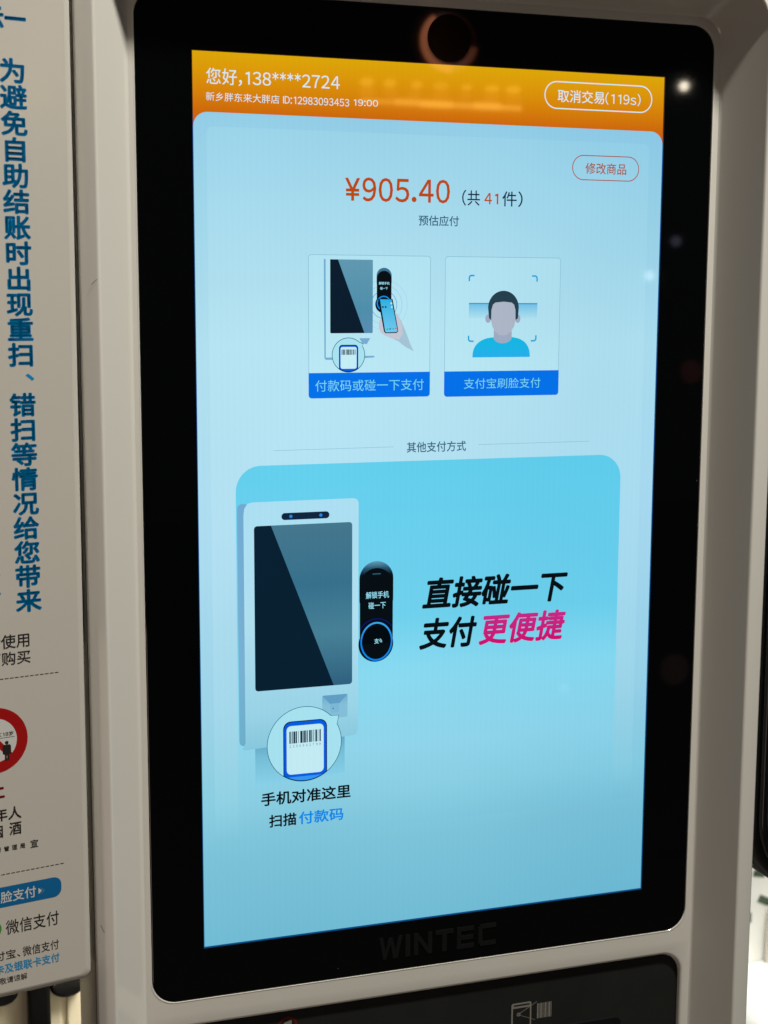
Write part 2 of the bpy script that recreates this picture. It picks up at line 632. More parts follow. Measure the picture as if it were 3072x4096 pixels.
# printed phone-reader pictogram, barcode pictogram
ig = []
for pts in (rrect(185.6, -541.9, 198.6, -540.2, .6, 3), ):
    pass
outline('device_pictogram', on_face, rrect(185.6, -560, 198.6, -540.3, 1.2, 4), rrect(186.6, -559, 197.7, -543.6, .4, 4), ZP, M_icongrey, sp)
flat('screen_pictogram', on_face, rrect(187.0, -542.3, 197.4, -541.3, .2, 2), ZP + .05, M_panel, sp)
flats('scan_beam_pictogram', on_face, [[(190.2, -547.2), (202.2, -540.9), (202.3, -541.2), (190.4, -547.6)], [(190.3, -548.0), (201.2, -552.7), (201.1, -552.4), (190.3, -547.7)]], ZP + .03, M_icongrey, sp)
outline('lens_pictogram', on_face, circ(190.3, -547.6, 1.2, 20), circ(190.3, -547.6, .6, 20), ZP + .06, M_icongrey, sp)
bars, x = [], 202.4
for wd_, gp in ((.9, .35), (.35, .5), (1.0, .4), (.3, .3), (.3, .5), (.9, .35), (.35, .5), (.3, .3), (1.0, .4), (.4, .3)):
    bars.append([(x, -552.0), (x + wd_, -552.0), (x + wd_, -542.4), (x, -542.4)])
    x += wd_ + gp
flats('barcode_pictogram', on_face, bars, ZP, M_icongrey, sp)
outline('prohibition_ring', on_face, circ(47.6, -532.4, 5.9, 40), circ(47.6, -532.4, 4.5, 40), ZP, M_inkredd, sp)
flats('hand_pictogram', on_face, [[(44.9, -531.6), (45.6, -530.0), (49.5, -528.7), (50.2, -529.3), (49.9, -531.6)]], ZP, M_icongrey, sp)
slab('scan_window', rrect(150, -640, 259, -558.9, 5, 6), -3.2, -2.4, .5, M_reader2, sp)

# cover glass
gl = slab('cover_glass', rrect(-28.9, -506.4, 299.2, 29.1, 13.5, NC), -1.9, 0.0, 0.5, M_glass, kiosk)
gl['label'] = 'glossy black glass bezel around the display'
def block_letter(polys, x0):
    """raised letter: polygons in a 1 x 1 cell"""
    v, f = [], []
    w_, h_ = 11.0, 13.2
    for k_, pl in enumerate(polys):
        if area(pl) < 0:
            pl = pl[::-1]
        n = len(pl)
        zt = 0.42 + 0.004 * k_
        a = len(v)
        v += [W(x0 + x * w_, -499.1 + y * h_, zt) for x, y in pl] + [W(x0 + x * w_, -499.1 + y * h_, 0.02) for x, y in pl]
        f.append(tuple(range(a, a + n)))
        for i in range(n):
            j = (i + 1) % n
            f.append((a + i, a + n + i, a + n + j, a + j))
    return mesh_obj('maker_letter', v, f, M_letter, gl)


T_ = .2
B_ = lambda a, b_, c_, d: [(a, b_), (c_, b_), (c_, d), (a, d)]
LET = [
    [[(0, 1), (.2, 1), (.36, .3), (.36, 0), (.22, 0)], [(.36, 0), (.36, .3), (.56, 1), (.72, 1), (.5, .35)], [(.56, 1), (.72, 1), (.9, .3), (.88, 0), (.76, 0)], [(.88, 0), (.9, .3), (1.08, 1), (1.27, 1), (1.0, 0)]],
    [B_(0, 0, .25, 1)],
    [B_(0, 0, .22, 1), B_(.78, 0, 1.0, 1), [(.22, 1), (.22, .68), (.78, 0), (.78, .32)]],
    [B_(0, .8, 1.0, 1), B_(.38, 0, .62, .8)],
    [B_(0, 0, .22, 1), B_(.22, .8, .95, 1), B_(.22, .4, .9, .6), B_(.22, 0, .95, .2)],
    [B_(0, .12, .22, .88), B_(.1, .8, 1, 1), B_(.1, 0, 1, .2)],
]
for pl, x0 in zip(LET, (101.2, 117.2, 122.4, 135.6, 149.0, 162.4)):
    block_letter(pl, x0)
# front camera window behind the glass
flat('camera_window', on_face, circ(138.6, 13.8, 12.3, 48), 0.03, plastic('black_lens', (0.001, 0.001, 0.001), 0.12, 0.1, 0, 0.05), gl)

# ------------------------------------------------------------------ display
L = 0.05


def lay(k):
    return 0.03 + L * k


M_back = lcd('display_backlight_edge', [(0, (70, 40, 10)), (120, (60, 40, 20)), (160, (10, 70, 140)), (1920, (0, 75, 130))])
disp = flat('display_screen', on_display, [(-1.5, -1.5), (1083, -1.5), (1083, 1925), (-1.5, 1925)], lay(0), M_back, kiosk)
disp['label'] = 'lit portrait touch display showing a payment page'
M_hdr = lcd('header_orange', [(0, (220, 166, 2)), (35, (220, 152, 0)), (75, (214, 132, 0)), (115, (206, 106, 2)), (150, (202, 90, 2))])
M_bg = lcd('page_blue', [(118, (146, 204, 230)), (260, (156, 212, 233)), (600, (177, 224, 240)), (1000, (172, 219, 239)),
                         (1400, (156, 212, 233)), (1600, (138, 206, 226)), (1720, (124, 195, 217)), (1920, (113, 187, 212))],
           side=((0.90, 0.955, 0.985), 560, 1060))
M_bg2 = lcd('page_panel_blue', [(118, (152, 209, 232)), (260, (163, 216, 236)), (600, (183, 228, 242)), (1000, (178, 223, 241)),
                                (1400, (164, 217, 236)), (1600, (144, 210, 229)), (1690, (126, 197, 219))],
            side=((0.88, 0.95, 0.98), 480, 1040))
flat('header_band', on_display, [(0, 0), (1080, 0), (1080, 160), (0, 160)], lay(1), M_hdr, disp)
flat('page_background', on_display, [(x, y) for x, y in rrect(0, 120.5, 1080, 1921, 30, 8, (1, 1, 0, 0))], lay(2), M_bg, disp)
flat('page_panel', on_display, rrect(27, 149, 1046, 1688, 14, 6), lay(3), M_bg2, disp)


def T(name, body, bx, mt, k=6, **kw):
    return text(name, on_display, body, bx, lay(k), mt, disp, **kw)


def ink(name, c, **kw):
    return lcd('ink_' + name, [(0, c)], **kw)


I_white = ink('white', (212, 232, 238))
I_aqua = ink('aqua_white', (150, 222, 240))
I_price = ink('price_orange', (186, 72, 14))
I_btn = ink('button_orange', (168, 72, 40))
I_dark = ink('dark_teal', (14, 46, 66))
I_mid = ink('mid_teal', (44, 92, 118))
I_line = ink('pale_line', (132, 186, 205))
I_black = ink('black', (3, 10, 16))
I_blue = ink('bar_blue', (0, 112, 232))
I_bluetx = ink('text_blue', (0, 136, 232))
I_pink = lcd('ink_pink', [(1205, (196, 44, 140)), (1290, (206, 0, 108))])
I_bars = ink('bar_text', (118, 214, 236))

T('greeting_lettering', '您好,138****2724', (28, 32.5, 313, 66), I_white, bold=0.004)
T('store_lettering', '新乡胖东来大胖店', (27, 80.5, 182, 98), I_white)
T('account_lettering', 'ID:12983093453', (190, 81.5, 334, 97), I_white, bold=0.004)
T('clock_lettering', '19:00', (344, 81, 398, 94.5), I_white, bold=0.004)
outline('cancel_button_outline', on_display, rrect(784, 21, 1050.5, 81, 29.9, 12), rrect(786.6, 23.6, 1047.9, 78.4, 27.3, 12), lay(5), I_white, disp)
T('cancel_lettering', '取消交易', (816, 38.5, 930, 66), I_white, bold=0.006)
T('countdown_lettering', '(119s)', (933, 39.5, 1021, 66.5), I_white)
outline('edit_button_outline', on_display, rrect(855, 178, 1022, 233.3, 27.6, 12), rrect(857, 180, 1020, 231.3, 25.6, 12), lay(5), I_btn, disp)
T('edit_lettering', '修改商品', (887.5, 194.5, 989.5, 219), I_btn, bold=0.008)
T('price_lettering', '¥905.40', (325, 242, 563.5, 292.5), I_price, bold=0.012)
T('count_prefix_lettering', '(共', (592, 262, 634, 296), I_dark, bold=0.008)
T('count_lettering', '41', (644.5, 267.5, 677.5, 291.7), I_price, bold=0.012)
T('count_suffix_lettering', '件)', (687, 262, 736, 296), I_dark, bold=0.008)
T('estimate_lettering', '预估应付', (491.5, 318.5, 585, 341), I_mid, bold=0.012)

# payment choice cards
M_card = lcd('card_blue', [(405, (178, 227, 242)), (660, (186, 231, 243))], side=((0.94, 0.97, 0.99), 500, 860))
for (x0, x1, y1) in ((243, 520.5, 711.5), (554, 832, 713)):
    flat('choice_card', on_display, rrect(x0, 405.5, x1, y1, 7, 4), lay(4), M_card, disp)
    outline('card_outline', on_display, rrect(x0, 405.5, x1, y1, 7, 4), rrect(x0 + 1.2, 406.7, x1 - 1.2, y1 - 1.2, 6, 4), lay(5), I_line, disp)
    flat('card_button', on_display, rrect(x0, 657, x1, y1, 7, 4, (0, 0, 1, 1)), lay(6), I_blue, disp)
T('scan_code_lettering', '付款码或碰一下支付', (258, 672.5, 506, 697), I_bars, 7)
T('face_pay_lettering', '支付宝刷脸支付', (601, 673, 787, 696), I_bars, 7)

# --- picture on the first card: kiosk, reader, hand with phone
P_body = ink('kiosk_pale', (152, 208, 228))
P_side = ink('kiosk_shadow', (118, 172, 208))
P_dark = ink('glass_dark', (7, 26, 44))
P_lit = lcd('ink_glass_lit', [(415, (96, 152, 176)), (520, (78, 142, 170)), (572, (88, 140, 178))])
P_cyan = lcd('ink_phone_cyan', [(495, (30, 175, 225)), (570, (110, 200, 238))])
P_ring = ink('ring_blue', (20, 140, 235))
P_hand = ink('hand_pale', (196, 198, 212))
P_hand2 = ink('hand_shade', (164, 196, 214))
P_white = ink('paper_white', (196, 236, 245))
P_phblue = ink('phone_blue', (0, 92, 226))


def F(name, pts, mt, k):
    return flat(name, on_display, pts, lay(k), mt, disp)


F('kiosk_side_picture', [(277.4, 415), (281.5, 415), (281.5, 626), (278.5, 626)], P_side, 6)
F('kiosk_foot_picture', [(279, 624), (300, 624), (300, 629), (281, 629)], P_side, 6)
F('kiosk_foot_picture', [(366, 621), (391, 621), (392, 624.5), (366, 626)], P_side, 6)
F('glass_lit_picture', rrect(291.5, 415.4, 387.5, 572, 2, 3), P_lit, 6)
F('glass_dark_picture', [(291.5, 415.4), (309, 415.4), (368.8, 572), (294, 572.3), (291.5, 570)], P_dark, 7)
F('slot_picture', [(357, 583), (382, 583), (374, 596), (364, 594)], P_side, 6)
F('reader_cap_picture', rrect(396, 432, 430.5, 480, 17, 10), ink('reader_rim', (60, 110, 140)), 6)
F('reader_picture', rrect(396.5, 438.5, 430, 522, 16.6, 10, (1, 1, 0, 0)), I_black, 7)
F('reader_dial_picture', circ(412, 510, 19, 32), I_black, 7)
T('unlock_lettering', '解锁手机', (401, 462, 425.5, 468.2), I_aqua, 8, bold=0.02)
T('tap_lettering', '碰一下', (404, 473, 421.5, 479), I_aqua, 8, bold=0.02)
outline('ring_picture', on_display, circ(412.5, 508, 16.2, 40), circ(412.5, 508, 13.6, 40), lay(8), P_ring, disp)
for rr, cc in ((30, (40, 130, 200)), (42, (150, 200, 232)), (54, (160, 210, 236))):
    outline('wave_picture', on_display, circ(413, 511, rr, 60), circ(413, 511, rr - 1, 60), lay(5.5), ink('wave_%d' % rr, cc), disp)
F('arm_picture', [(441, 528), (452, 545), (462, 566), (474, 596), (482, 612), (462, 602), (446, 590), (428, 582), (418, 577), (440, 560)], P_hand2, 9)
F('hand_picture', [(402, 545), (406, 541), (411, 548), (417, 572), (444, 571), (440, 530), (447, 538), (455, 556), (456, 575), (448, 586), (432, 584), (416, 578), (405, 571), (401, 560)], P_hand, 9.5)
F('phone_edge_picture', [(399, 498.4), (432.5, 498.8), (446, 568), (442, 572), (417, 572.6), (413, 569)], I_black, 10)
F('phone_picture', [(403.5, 499.2), (430, 499.8), (444.2, 567.5), (441, 570), (418, 570.6), (415.5, 568)], P_cyan, 11)
for cx, cy, cc in ((420.5, 564, (40, 190, 120)), (427, 563, (60, 130, 210)), (434, 563, (60, 190, 170)), (440, 562, (220, 90, 110)), (410, 516, (20, 60, 80)), (416.5, 516, (20, 60, 90)), (429.5, 508, (220, 225, 200)), (430.5, 516, (190, 225, 235))):
    F('app_icon_picture', circ(cx, cy, 2.2, 10), ink('app_%d_%d' % (cx, cy), cc), 12)


def bubble(cx, cy, r, ptr, ph, wn, bc, k, ry=None):
    """speech bubble with a phone showing a barcode; ph = (x0, x1, top)"""
    ry = ry or r
    # circle with pointer
    pts = []
    a_in, a_out = [math.degrees(math.atan2(-(p[1] - cy) / ry, (p[0] - cx) / r)) % 360 for p in (ptr[2], ptr[0])]
    pts = circ(cx, -cy, r, 60, ry, a_out, a_in + 360)
    pts = [(x, -y) for x, y in pts]
    pts = pts + [ptr[2], ptr[1]]
    F('bubble_picture', pts, ink('bubble_fill_%d' % cx, (166, 226, 240)), k)
    inn = [(cx + (x - cx) * (r - 1.4) / r, cy + (y - cy) * (r - 1.4) / r) for x, y in pts]
    outline('bubble_outline', on_display, pts, inn, lay(k + 1), ink('bubble_line_%d' % cx, (18, 92, 116)), disp)

    def clip(x0, x1, top, rad, inset, ybot=None):
        out = rrect(x0, top, x1, top + 2 * rad + 1, rad, 6, (1, 1, 0, 0))   # y down: top corners round
        top_pts = [p for p in out if p[1] <= top + rad + .01]
        n = 14
        arc = []
        for i in range(n + 1):
            xx = x1 + (x0 - x1) * i / n
            yy = cy + math.sqrt(max(0, 1 - ((xx - cx) / (r - inset)) ** 2)) * (ry - inset)
            if ybot:
                yy = min(yy, ybot)
            arc.append((xx, yy))
        top_pts.sort(key=lambda p: p[0])
        return top_pts + arc
    x0, x1, tp = ph
    rad = (x1 - x0) * 0.17
    F('phone_case_picture', clip(x0, x1, tp, rad, 1), I_black, k + 2)
    F('phone_frame_picture', clip(x0 + 2, x1 - 2, tp + 2, rad - 1, 2.5), P_phblue, k + 3)
    F('phone_chin_picture', [p if p[1] > wn[3] + 6 else (p[0], wn[3] + 6) for p in clip(x0 + 4, x1 - 4, tp + 2, rad - 1, 3)][::1], ink('chin_%d' % cx, (50, 150, 240)), k + 4)
    F('phone_page_picture', rrect(wn[0], wn[1], wn[2], wn[3], rad * .6, 5), P_white, k + 5)
    bars = []
    x = bc[0]
    ws = (3, 1, 1, 2, 2, 1, 4, 1, 3, 3, 1, 4, 5, 1, 2, 1, 4, 1, 1, 1, 2, 3, 4, 1, 2, 2, 1, 1, 1, 3, 4, 2, 1, 3, 3)
    u = (bc[2] - bc[0]) / sum(ws)
    for i, w_ in enumerate(ws):
        if i % 2 == 0:
            bars.append([(x, bc[1]), (x + w_ * u, bc[1]), (x + w_ * u, bc[3]), (x, bc[3])])
        x += w_ * u
    flats('barcode_picture', on_display, bars, lay(k + 6), I_dark, disp)


bubble(332.4, 619, 37.5, [(357, 591), (366.5, 594.5), (364, 602)], (311, 354.3, 597), (314.3, 601.6, 350.6, 648.5), (316.6, 607, 347.9, 618.5), 8)

# --- picture on the second card: face scan
f_cyan = ink('bracket_blue', (20, 160, 215))
for cx, cy, sx, sy in ((609.5, 445, 1, 1), (776, 444.8, -1, 1), (609.3, 592.5, 1, -1), (775.6, 592.2, -1, -1)):
    o_, i_ = [], []
    for t in range(9):
        a = math.radians(90 * t / 8)
        o_.append((cx + sx * (7 - 7 * math.sin(a)), cy + sy * (7 - 7 * math.cos(a))))
        i_.append((cx + sx * (7 - 3.6 * math.sin(a)), cy + sy * (7 - 3.6 * math.cos(a))))
    o_ = [(cx + sx * 14, cy)] + o_ + [(cx, cy + sy * 14)]
    i_ = [(cx + sx * 14, cy + sy * 3.4)] + i_ + [(cx + sx * 3.4, cy + sy * 14)]
    outline('corner_mark', on_display, o_, i_, lay(6), f_cyan, disp, closed=False)
F('scan_glow', [(611, 508), (776, 508), (776, 540), (611, 540)], lcd('ink_scan_glow', [(508, (110, 192, 230)), (540, (173, 224, 240))]), 6)
F('scan_line', [(611, 506.5), (776, 506.5), (776, 509), (611, 509)], ink('scan_line', (60, 145, 200)), 7)
f_skin = ink('face_skin', (172, 182, 198))
f_skin2 = ink('neck_skin', (158, 170, 192))
sh = [(620.5, 626.5)] + [(620.5 + 50 * (1 - math.cos(math.radians(a))), 626.5 - 44 * math.sin(math.radians(a)) ** 0.8) for a in range(8, 90, 8)] + [(671, 582), (714.5, 581.5)]
sh += [(759.5 - 45 * (1 - math.cos(math.radians(a))), 626.5 - 44 * math.sin(math.radians(a)) ** 0.8) for a in range(84, 0, -8)] + [(759.5, 626.5)]
F('shirt_picture', sh, lcd('ink_shirt', [(582, (10, 185, 225)), (626, (35, 175, 235))]), 8)
F('neck_picture', [(671, 560), (714, 560), (714.5, 583)] + circ(692.5, 582, 22, 12, 13.5, 0, 180) + [(671, 583)], f_skin2, 9)
F('ear_picture', circ(657, 541, 7, 16, 9.5), f_skin2, 9)
F('ear_picture', circ(728.5, 541, 6.5, 16, 9.5), f_skin2, 9)
F('hair_picture', circ(693.5, 517, 37, 30, 37.5, 180, 360) + [(729, 540), (722, 545), (665, 545), (659, 540)], ink('hair', (36, 62, 76)), 10)
F('head_picture', [(664, 545), (664.5, 522), (668, 510), (674, 505.5), (694, 503.5), (713, 505.5), (719, 510), (722.5, 522), (723, 545), (720, 558), (712, 570), (702, 577), (693, 578.5), (683, 577), (674, 570), (667, 558)], f_skin, 11)

# --- other payment ways heading
T('other_methods_lettering', '其他支付方式', (467.5, 811.5, 608, 835), I_mid, 5, bold=0.012)
F('divider_line', [(164, 821.5), (437, 820.6), (437, 821.6), (164, 822.5)], I_line, 5)
F('divider_line', [(638.5, 821), (914, 820.5), (914, 821.5), (638.5, 822)], I_line, 5)

# --- big advert card
M_big = lcd('advert_blue', [(853, (98, 206, 236)), (1050, (106, 206, 236)), (1200, (110, 208, 236)), (1330, (136, 217, 240)),
                            (1500, (144, 213, 235)), (1600, (138, 207, 228)), (1690, (126, 197, 219))],
            side=((0.90, 0.97, 0.99), 480, 1040))
F('advert_card', rrect(81, 853.5, 995.5, 1689, 55, 14, (1, 1, 0, 0)), M_big, 5)
K_body = lcd('ink_big_kiosk', [(932, (170, 221, 240)), (1200, (176, 223, 240)), (1400, (154, 212, 232)), (1480, (136, 200, 222))])
K_side = lcd('ink_big_kiosk_side', [(935, (112, 168, 208)), (1300, (120, 178, 212)), (1478, (108, 176, 204))])
K_lit = lcd('ink_big_glass', [(985, (68, 118, 140)), (1120, (54, 112, 140)), (1230, (70, 128, 150)), (1350, (46, 96, 126))])
K_dark = ink('big_glass_dark', (5, 30, 48))
F('stand_leg_picture', [(118.5, 1470), (324, 1465), (324, 1552), (118.5, 1566)], lcd('ink_leg', [(1470, (100, 170, 200)), (1500, (118, 190, 216)), (1566, (138, 211, 234))]), 6)
F('kiosk_side_picture', rrect(83.3, 935, 110, 1470, 10, 6) , K_side, 6.5)
F('kiosk_body_picture', [(97, 960), (99, 945), (106, 934.5), (118, 932), (344, 931.5), (352, 934), (356, 941), (355.5, 1455), (352, 1464), (344, 1468), (240, 1473), (118, 1479), (96, 1480), (90, 1478), (97, 1465)], K_body, 7)
F('camera_bar_picture', rrect(181, 958, 289, 973.3, 7.6, 8), ink('cam_bar', (12, 36, 62)), 8)
for x in (202, 269.5):
    F('camera_light_picture', circ(x, 965.8, 3.6, 16), ink('cam_led_%d' % x, (40, 132, 222)), 9)
F('glass_lit_picture', rrect(119.8, 984, 341.3, 1349.5, 7, 5), K_lit, 8)
F('glass_dark_picture', [(127, 984), (157.4, 984), (298.6, 1349.3), (126, 1349.3), (121, 1347), (119.8, 1342), (119.8, 991), (121.5, 986)], K_dark, 9)
F('slot_picture', rrect(271.8, 1371.2, 330.5, 1424, 3, 3), lcd('ink_slot', [(1371, (112, 170, 204)), (1395, (132, 190, 216)), (1424, (130, 192, 216))]), 8)
F('slot_shadow_picture', [(272, 1371.3), (330.4, 1371.3), (312, 1391), (289, 1391)], ink('slot_shade', (96, 158, 196)), 9)
F('slot_floor_picture', [(289, 1391), (312, 1391), (310, 1412), (292, 1412)], ink('slot_floor', (124, 184, 214)), 9)
F('slot_hole_picture', circ(297, 1402, 1.4, 8), I_dark, 10)
bubble(230.5, 1477.5, 86, [(292.2, 1417), (310.8, 1418), (306.4, 1438)], (181.7, 282.5, 1423.4), (189.3, 1433.8, 274.5, 1545), (195.5, 1446.5, 267.7, 1474), 12)
for i, ch in enumerate('2350452719'):
    x = 195.6 + i * 7.6
    T('barcode_digit_lettering', ch, (x, 1477.5, x + 3.4, 1483), I_mid, 18)
# reader picture
F('reader_cap_picture', rrect(358, 1074.5, 437.3, 1200, 39.6, 14), lcd('ink_cap', [(1075, (92, 152, 178)), (1090, (40, 84, 110)), (1104, (6, 14, 24))]), 8)
F('reader_picture', rrect(359, 1090, 436.5, 1262, 38.7, 14, (1, 1, 0, 0)), I_black, 9)
F('reader_dial_picture', circ(396.8, 1262, 41, 40), I_black, 9)
outline('indicator_picture', on_display, rrect(388.5, 1102, 407.5, 1104.3, .8, 2), rrect(389, 1102.6, 407, 1103.7, .3, 2), lay(10), I_mid, disp)
F('indicator_picture', [(388.5, 1102), (407.5, 1102.4), (407.5, 1104.4), (388.5, 1104)], I_mid, 10)
T('unlock_lettering', '解锁手机', (373, 1142.8, 427, 1158.6), I_aqua, 10, bold=0.012)
T('tap_lettering', '碰一下', (379, 1166.8, 419.5, 1182), I_aqua, 10, bold=0.012)
outline('glow_arc_picture', on_display, [(x, -y) for x, y in circ(398, -1256, 47, 30, 52, 35, 145)], [(x, -y) for x, y in circ(398, -1256, 46, 30, 50, 35, 145)], lay(10), ink('glow_arc', (10, 20, 120)), disp, closed=False)
outline('ring_picture', on_display, circ(398, 1256.5, 37.7, 48, 44.4), circ(398, 1256.5, 34.2, 48, 40.6), lay(11), lcd('ink_big_ring', [(1212, (60, 170, 235)), (1256, (10, 130, 235)), (1301, (0, 140, 245))]), disp)
T('pay_glyph_lettering', '支', (393, 1250, 403.8, 1261.7), I_aqua, 11, bold=0.02)
for rr in (6, 9):
    outline('wave_picture', on_display, [(x, -y) for x, y in circ(402, -1258, rr, 10, rr, -10, 60)], [(x, -y) for x, y in circ(402, -1258, rr - 1.6, 10, rr - 1.6, -10, 60)], lay(11), I_aqua, disp, closed=False)

T('slogan_lettering', '直接碰一下', (506, 1119.5, 866, 1192), I_black, 7, bold=0.032, shear=0.19)
T('slogan_lettering', '支付', (499.5, 1212, 640, 1284), I_black, 7, bold=0.032, shear=0.19)
T('slogan_highlight_lettering', '更便捷', (644, 1211.5, 863, 1283.5), I_pink, 7, bold=0.032, shear=0.19)
T('aim_lettering', '手机对准这里', (131, 1581, 338, 1612), I_black, 8, bold=0.024)
T('aim_lettering', '扫描', (148.5, 1633.5, 211.5, 1663), I_black, 8, bold=0.024)
T('pay_code_lettering', '付款码', (217, 1633.5, 321, 1663), I_bluetx, 8, bold=0.022)

# small scuffs on the shell
for pts, z in (([(-56.3, -117.2), (-53.4, -114.6), (-53.4, -114.9), (-56.2, -117.6)], 25.0), ([(-59.5, -446), (-57.6, -450.5), (-57.3, -450.4), (-59.2, -445.9)], 24.2)):
    flats('scuff_mark', on_face, [pts], z, M_scuff, kiosk)

# ================================================================== SIGN BOARD on the left
sign = thing('information_sign', on_sign(-150, -500, 0), 'white instruction board with blue vertical lettering fixed beside the kiosk', 'sign')
bpts = rrect(-300, -479, 0.6, 170, 4.5, 10)
bpts = [(u - (0.0028 * (10 - v) if u > -150 else 0), v) for u, v in bpts]
bd = slab('board', bpts, -8, -0.05, 3.8, M_board, sign, on_sign)
box('mounting_bracket', (-110, -300, 4), (-63.2, -100, 16), M_grey, sign, 1)
col_txt = '为避免自助结账时出现重扫、错扫等情况给您带来'
for k, ch in enumerate(col_txt):
    yb = -22.3 - 12.175 * k
    if ch == '、':
        text('column_lettering', on_sign, ch, (-27.0, -160.6, -22.8, -164.0), 0.02, M_inkblue, sign, bold=0.02)
        continue
    dx = 0.0
    glyph_em('column_lettering', on_sign, ch, -28.9 + dx, yb + 4.85, 13.3, 11.9, 0.02, M_inkblue, sign, bold=0.032)
glyph_em('heading_lettering', on_sign, '一', -26.9, 6.4, 10.6, 12, 0.02, M_inkblue, sign, bold=0.032)
glyph_em('heading_lettering', on_sign, '示', -38.0, 6.4, 12.0, 12, 0.02, M_inkblue, sign, bold=0.032)


def TS(name, body, u0, vt, u1, vb, mt, bold=0.012, **kw):
    return text(name, on_sign, body, (u0, vt, u1, vb), 0.02, mt, sign, bold=bold, **kw)


TS('notice_lettering', '请使用', -50.9, -289.3, -29.2, -296.5, M_inkblack)
TS('notice_lettering', '可购买', -50.9, -298.1, -28.9, -304.9, M_inkblack)
glyph_em('column_lettering', on_sign, '便', -48.9, -263.5, 12.6, 12.2, 0.02, M_inkblue, sign, bold=0.032)
for v in (-311.5, -412.6):
    flats('dashed_line', on_sign, [[(u, v - .25), (u + 1.9, v - .25), (u + 1.9, v + .15), (u, v + .15)] for u in [-16.7 - 2.55 * i for i in range(24)]], 0.02, M_inkblack, sign)
outline('prohibition_ring', on_sign, circ(-48.4, -342.6, 16.8, 60), circ(-48.4, -342.6, 11.3, 60), 0.03, M_inkred, sign)
flat('prohibition_disc', on_sign, circ(-48.4, -342.6, 11.4, 48), 0.012, M_inkwhite, sign)
flat('prohibition_bar', on_sign, [(-57.6, -334.6), (-55.0, -332.0), (-39.2, -350.4), (-41.2, -352.4)], 0.02, M_inkred, sign)
text('age_limit_lettering', on_sign, '<18岁', (-46.9, -338.6, -38.8, -341.0), 0.04, M_inkblack, sign, bold=0.02)
flat('age_underline', on_sign, [(-47.5, -341.75), (-38.2, -341.75), (-38.2, -341.5), (-47.5, -341.5)], 0.04, M_inkblack, sign)
flat('child_pictogram_head', on_sign, circ(-42.3, -344.3, 0.95, 16), 0.04, M_inkblack, sign)
flat('child_pictogram', on_sign, rrect(-44.5, -350.4, -40.2, -345.3, .9, 3), 0.04, M_inkblack, sign)
flats('child_pictogram_leg', on_sign, [[(-43.5, -353.7), (-42.5, -353.7), (-42.5, -349), (-43.5, -349)], [(-42.3, -353.6), (-41.2, -353.6), (-41.2, -349), (-42.3, -349)]], 0.045, M_inkblack, sign)
glyph_em('warning_lettering', on_sign, '止', -48.7, -368.3, 9.6, 9.6, 0.02, M_inkred, sign, bold=0.03)
TS('minor_lettering', '年人', -49.8, -377.8, -36.0, -384.6, M_inkblack, bold=0.02)
TS('alcohol_lettering', '酒', -42.4, -386.0, -36.2, -392.8, M_inkblack, bold=0.02)
TS('tobacco_lettering', '烟', -51.6, -386.6, -45.7, -393.3, M_inkblack, bold=0.02)
for i, ch in enumerate('局理管督'):
    u = -37.3 + 2.7 - 4.1 * i
    TS('authority_lettering', ch, u - 2.7, -398.0, u, -400.7, M_inkblack, bold=0.02)
TS('proclaim_lettering', '宣', -31.9, -397.1, -27.9, -401.3, M_inkblack, bold=0.01)
flat('button_print', on_sign, rrect(-90, -429.9, -16.4, -419.2, 4.2, 8), 0.02, plastic('button_blue_ink', (0.006, 0.13, 0.33), 0.3, .04), sign)
text('face_pay_lettering', on_sign, '刷脸支付', (-54.2, -421.6, -29.8, -427.7), 0.05, M_inkwhite, sign, bold=0.012)
flat('arrow_print', on_sign, [(-28.5, -426.6), (-28.5, -423.3), (-26.7, -425.0)], 0.05, M_inkwhite, sign)
outline('chevron_print', on_sign, [(-27.2, -423.4), (-25.3, -425.1), (-27.2, -426.8)], [(-27.6, -423.4), (-25.8, -425.1), (-27.6, -426.8)], 0.05, plastic('faded_blue_ink', (.12, .25, .32), .3), sign, closed=False)
TS('wallet_lettering', '微信支付', -45.9, -437.3, -18.2, -445.0, M_inkblack, bold=0.006)
flat('wallet_emblem', on_sign, circ(-52.4, -440.9, 4.4, 32), 0.02, M_inkgreen, sign)
TS('method_lettering', '支付宝、', -57.9, -453.1, -38.9, -458.0, M_inkblack, bold=0.006)
TS('method_lettering', '微信支付', -37.7, -453.0, -18.6, -458.3, M_inkblack, bold=0.006)
TS('card_lettering', '卡及银联卡支付', -51.9, -460.2, -18.4, -465.3, M_inkblue2, bold=0.02)
TS('apology_lettering', '敬请谅解', -49.9, -467.3, -35.7, -470.8, M_inkblack, bold=0.006)

# ================================================================== PAYMENT READER on the right
rd = thing('contactless_reader', W(394, -510, -10), 'black rounded payment reader mounted at the right side of the kiosk', 'payment reader')
cap = rrect(343.7, -496, 444, -170, 49.9, 14)
slab('body', cap, -34, -1, 6, M_reader, rd)
slab('front_rim', scale_loop(cap, -5.5), -1.5, 3, 2.5, M_reader2, rd)
slab('front_glass', scale_loop(cap, -9), 2.2, 4, .8, M_reader, rd)
box('mounting_bracket', (331.8, -478.5, -30), (356, -300, -12), M_shell, rd, 1.5)

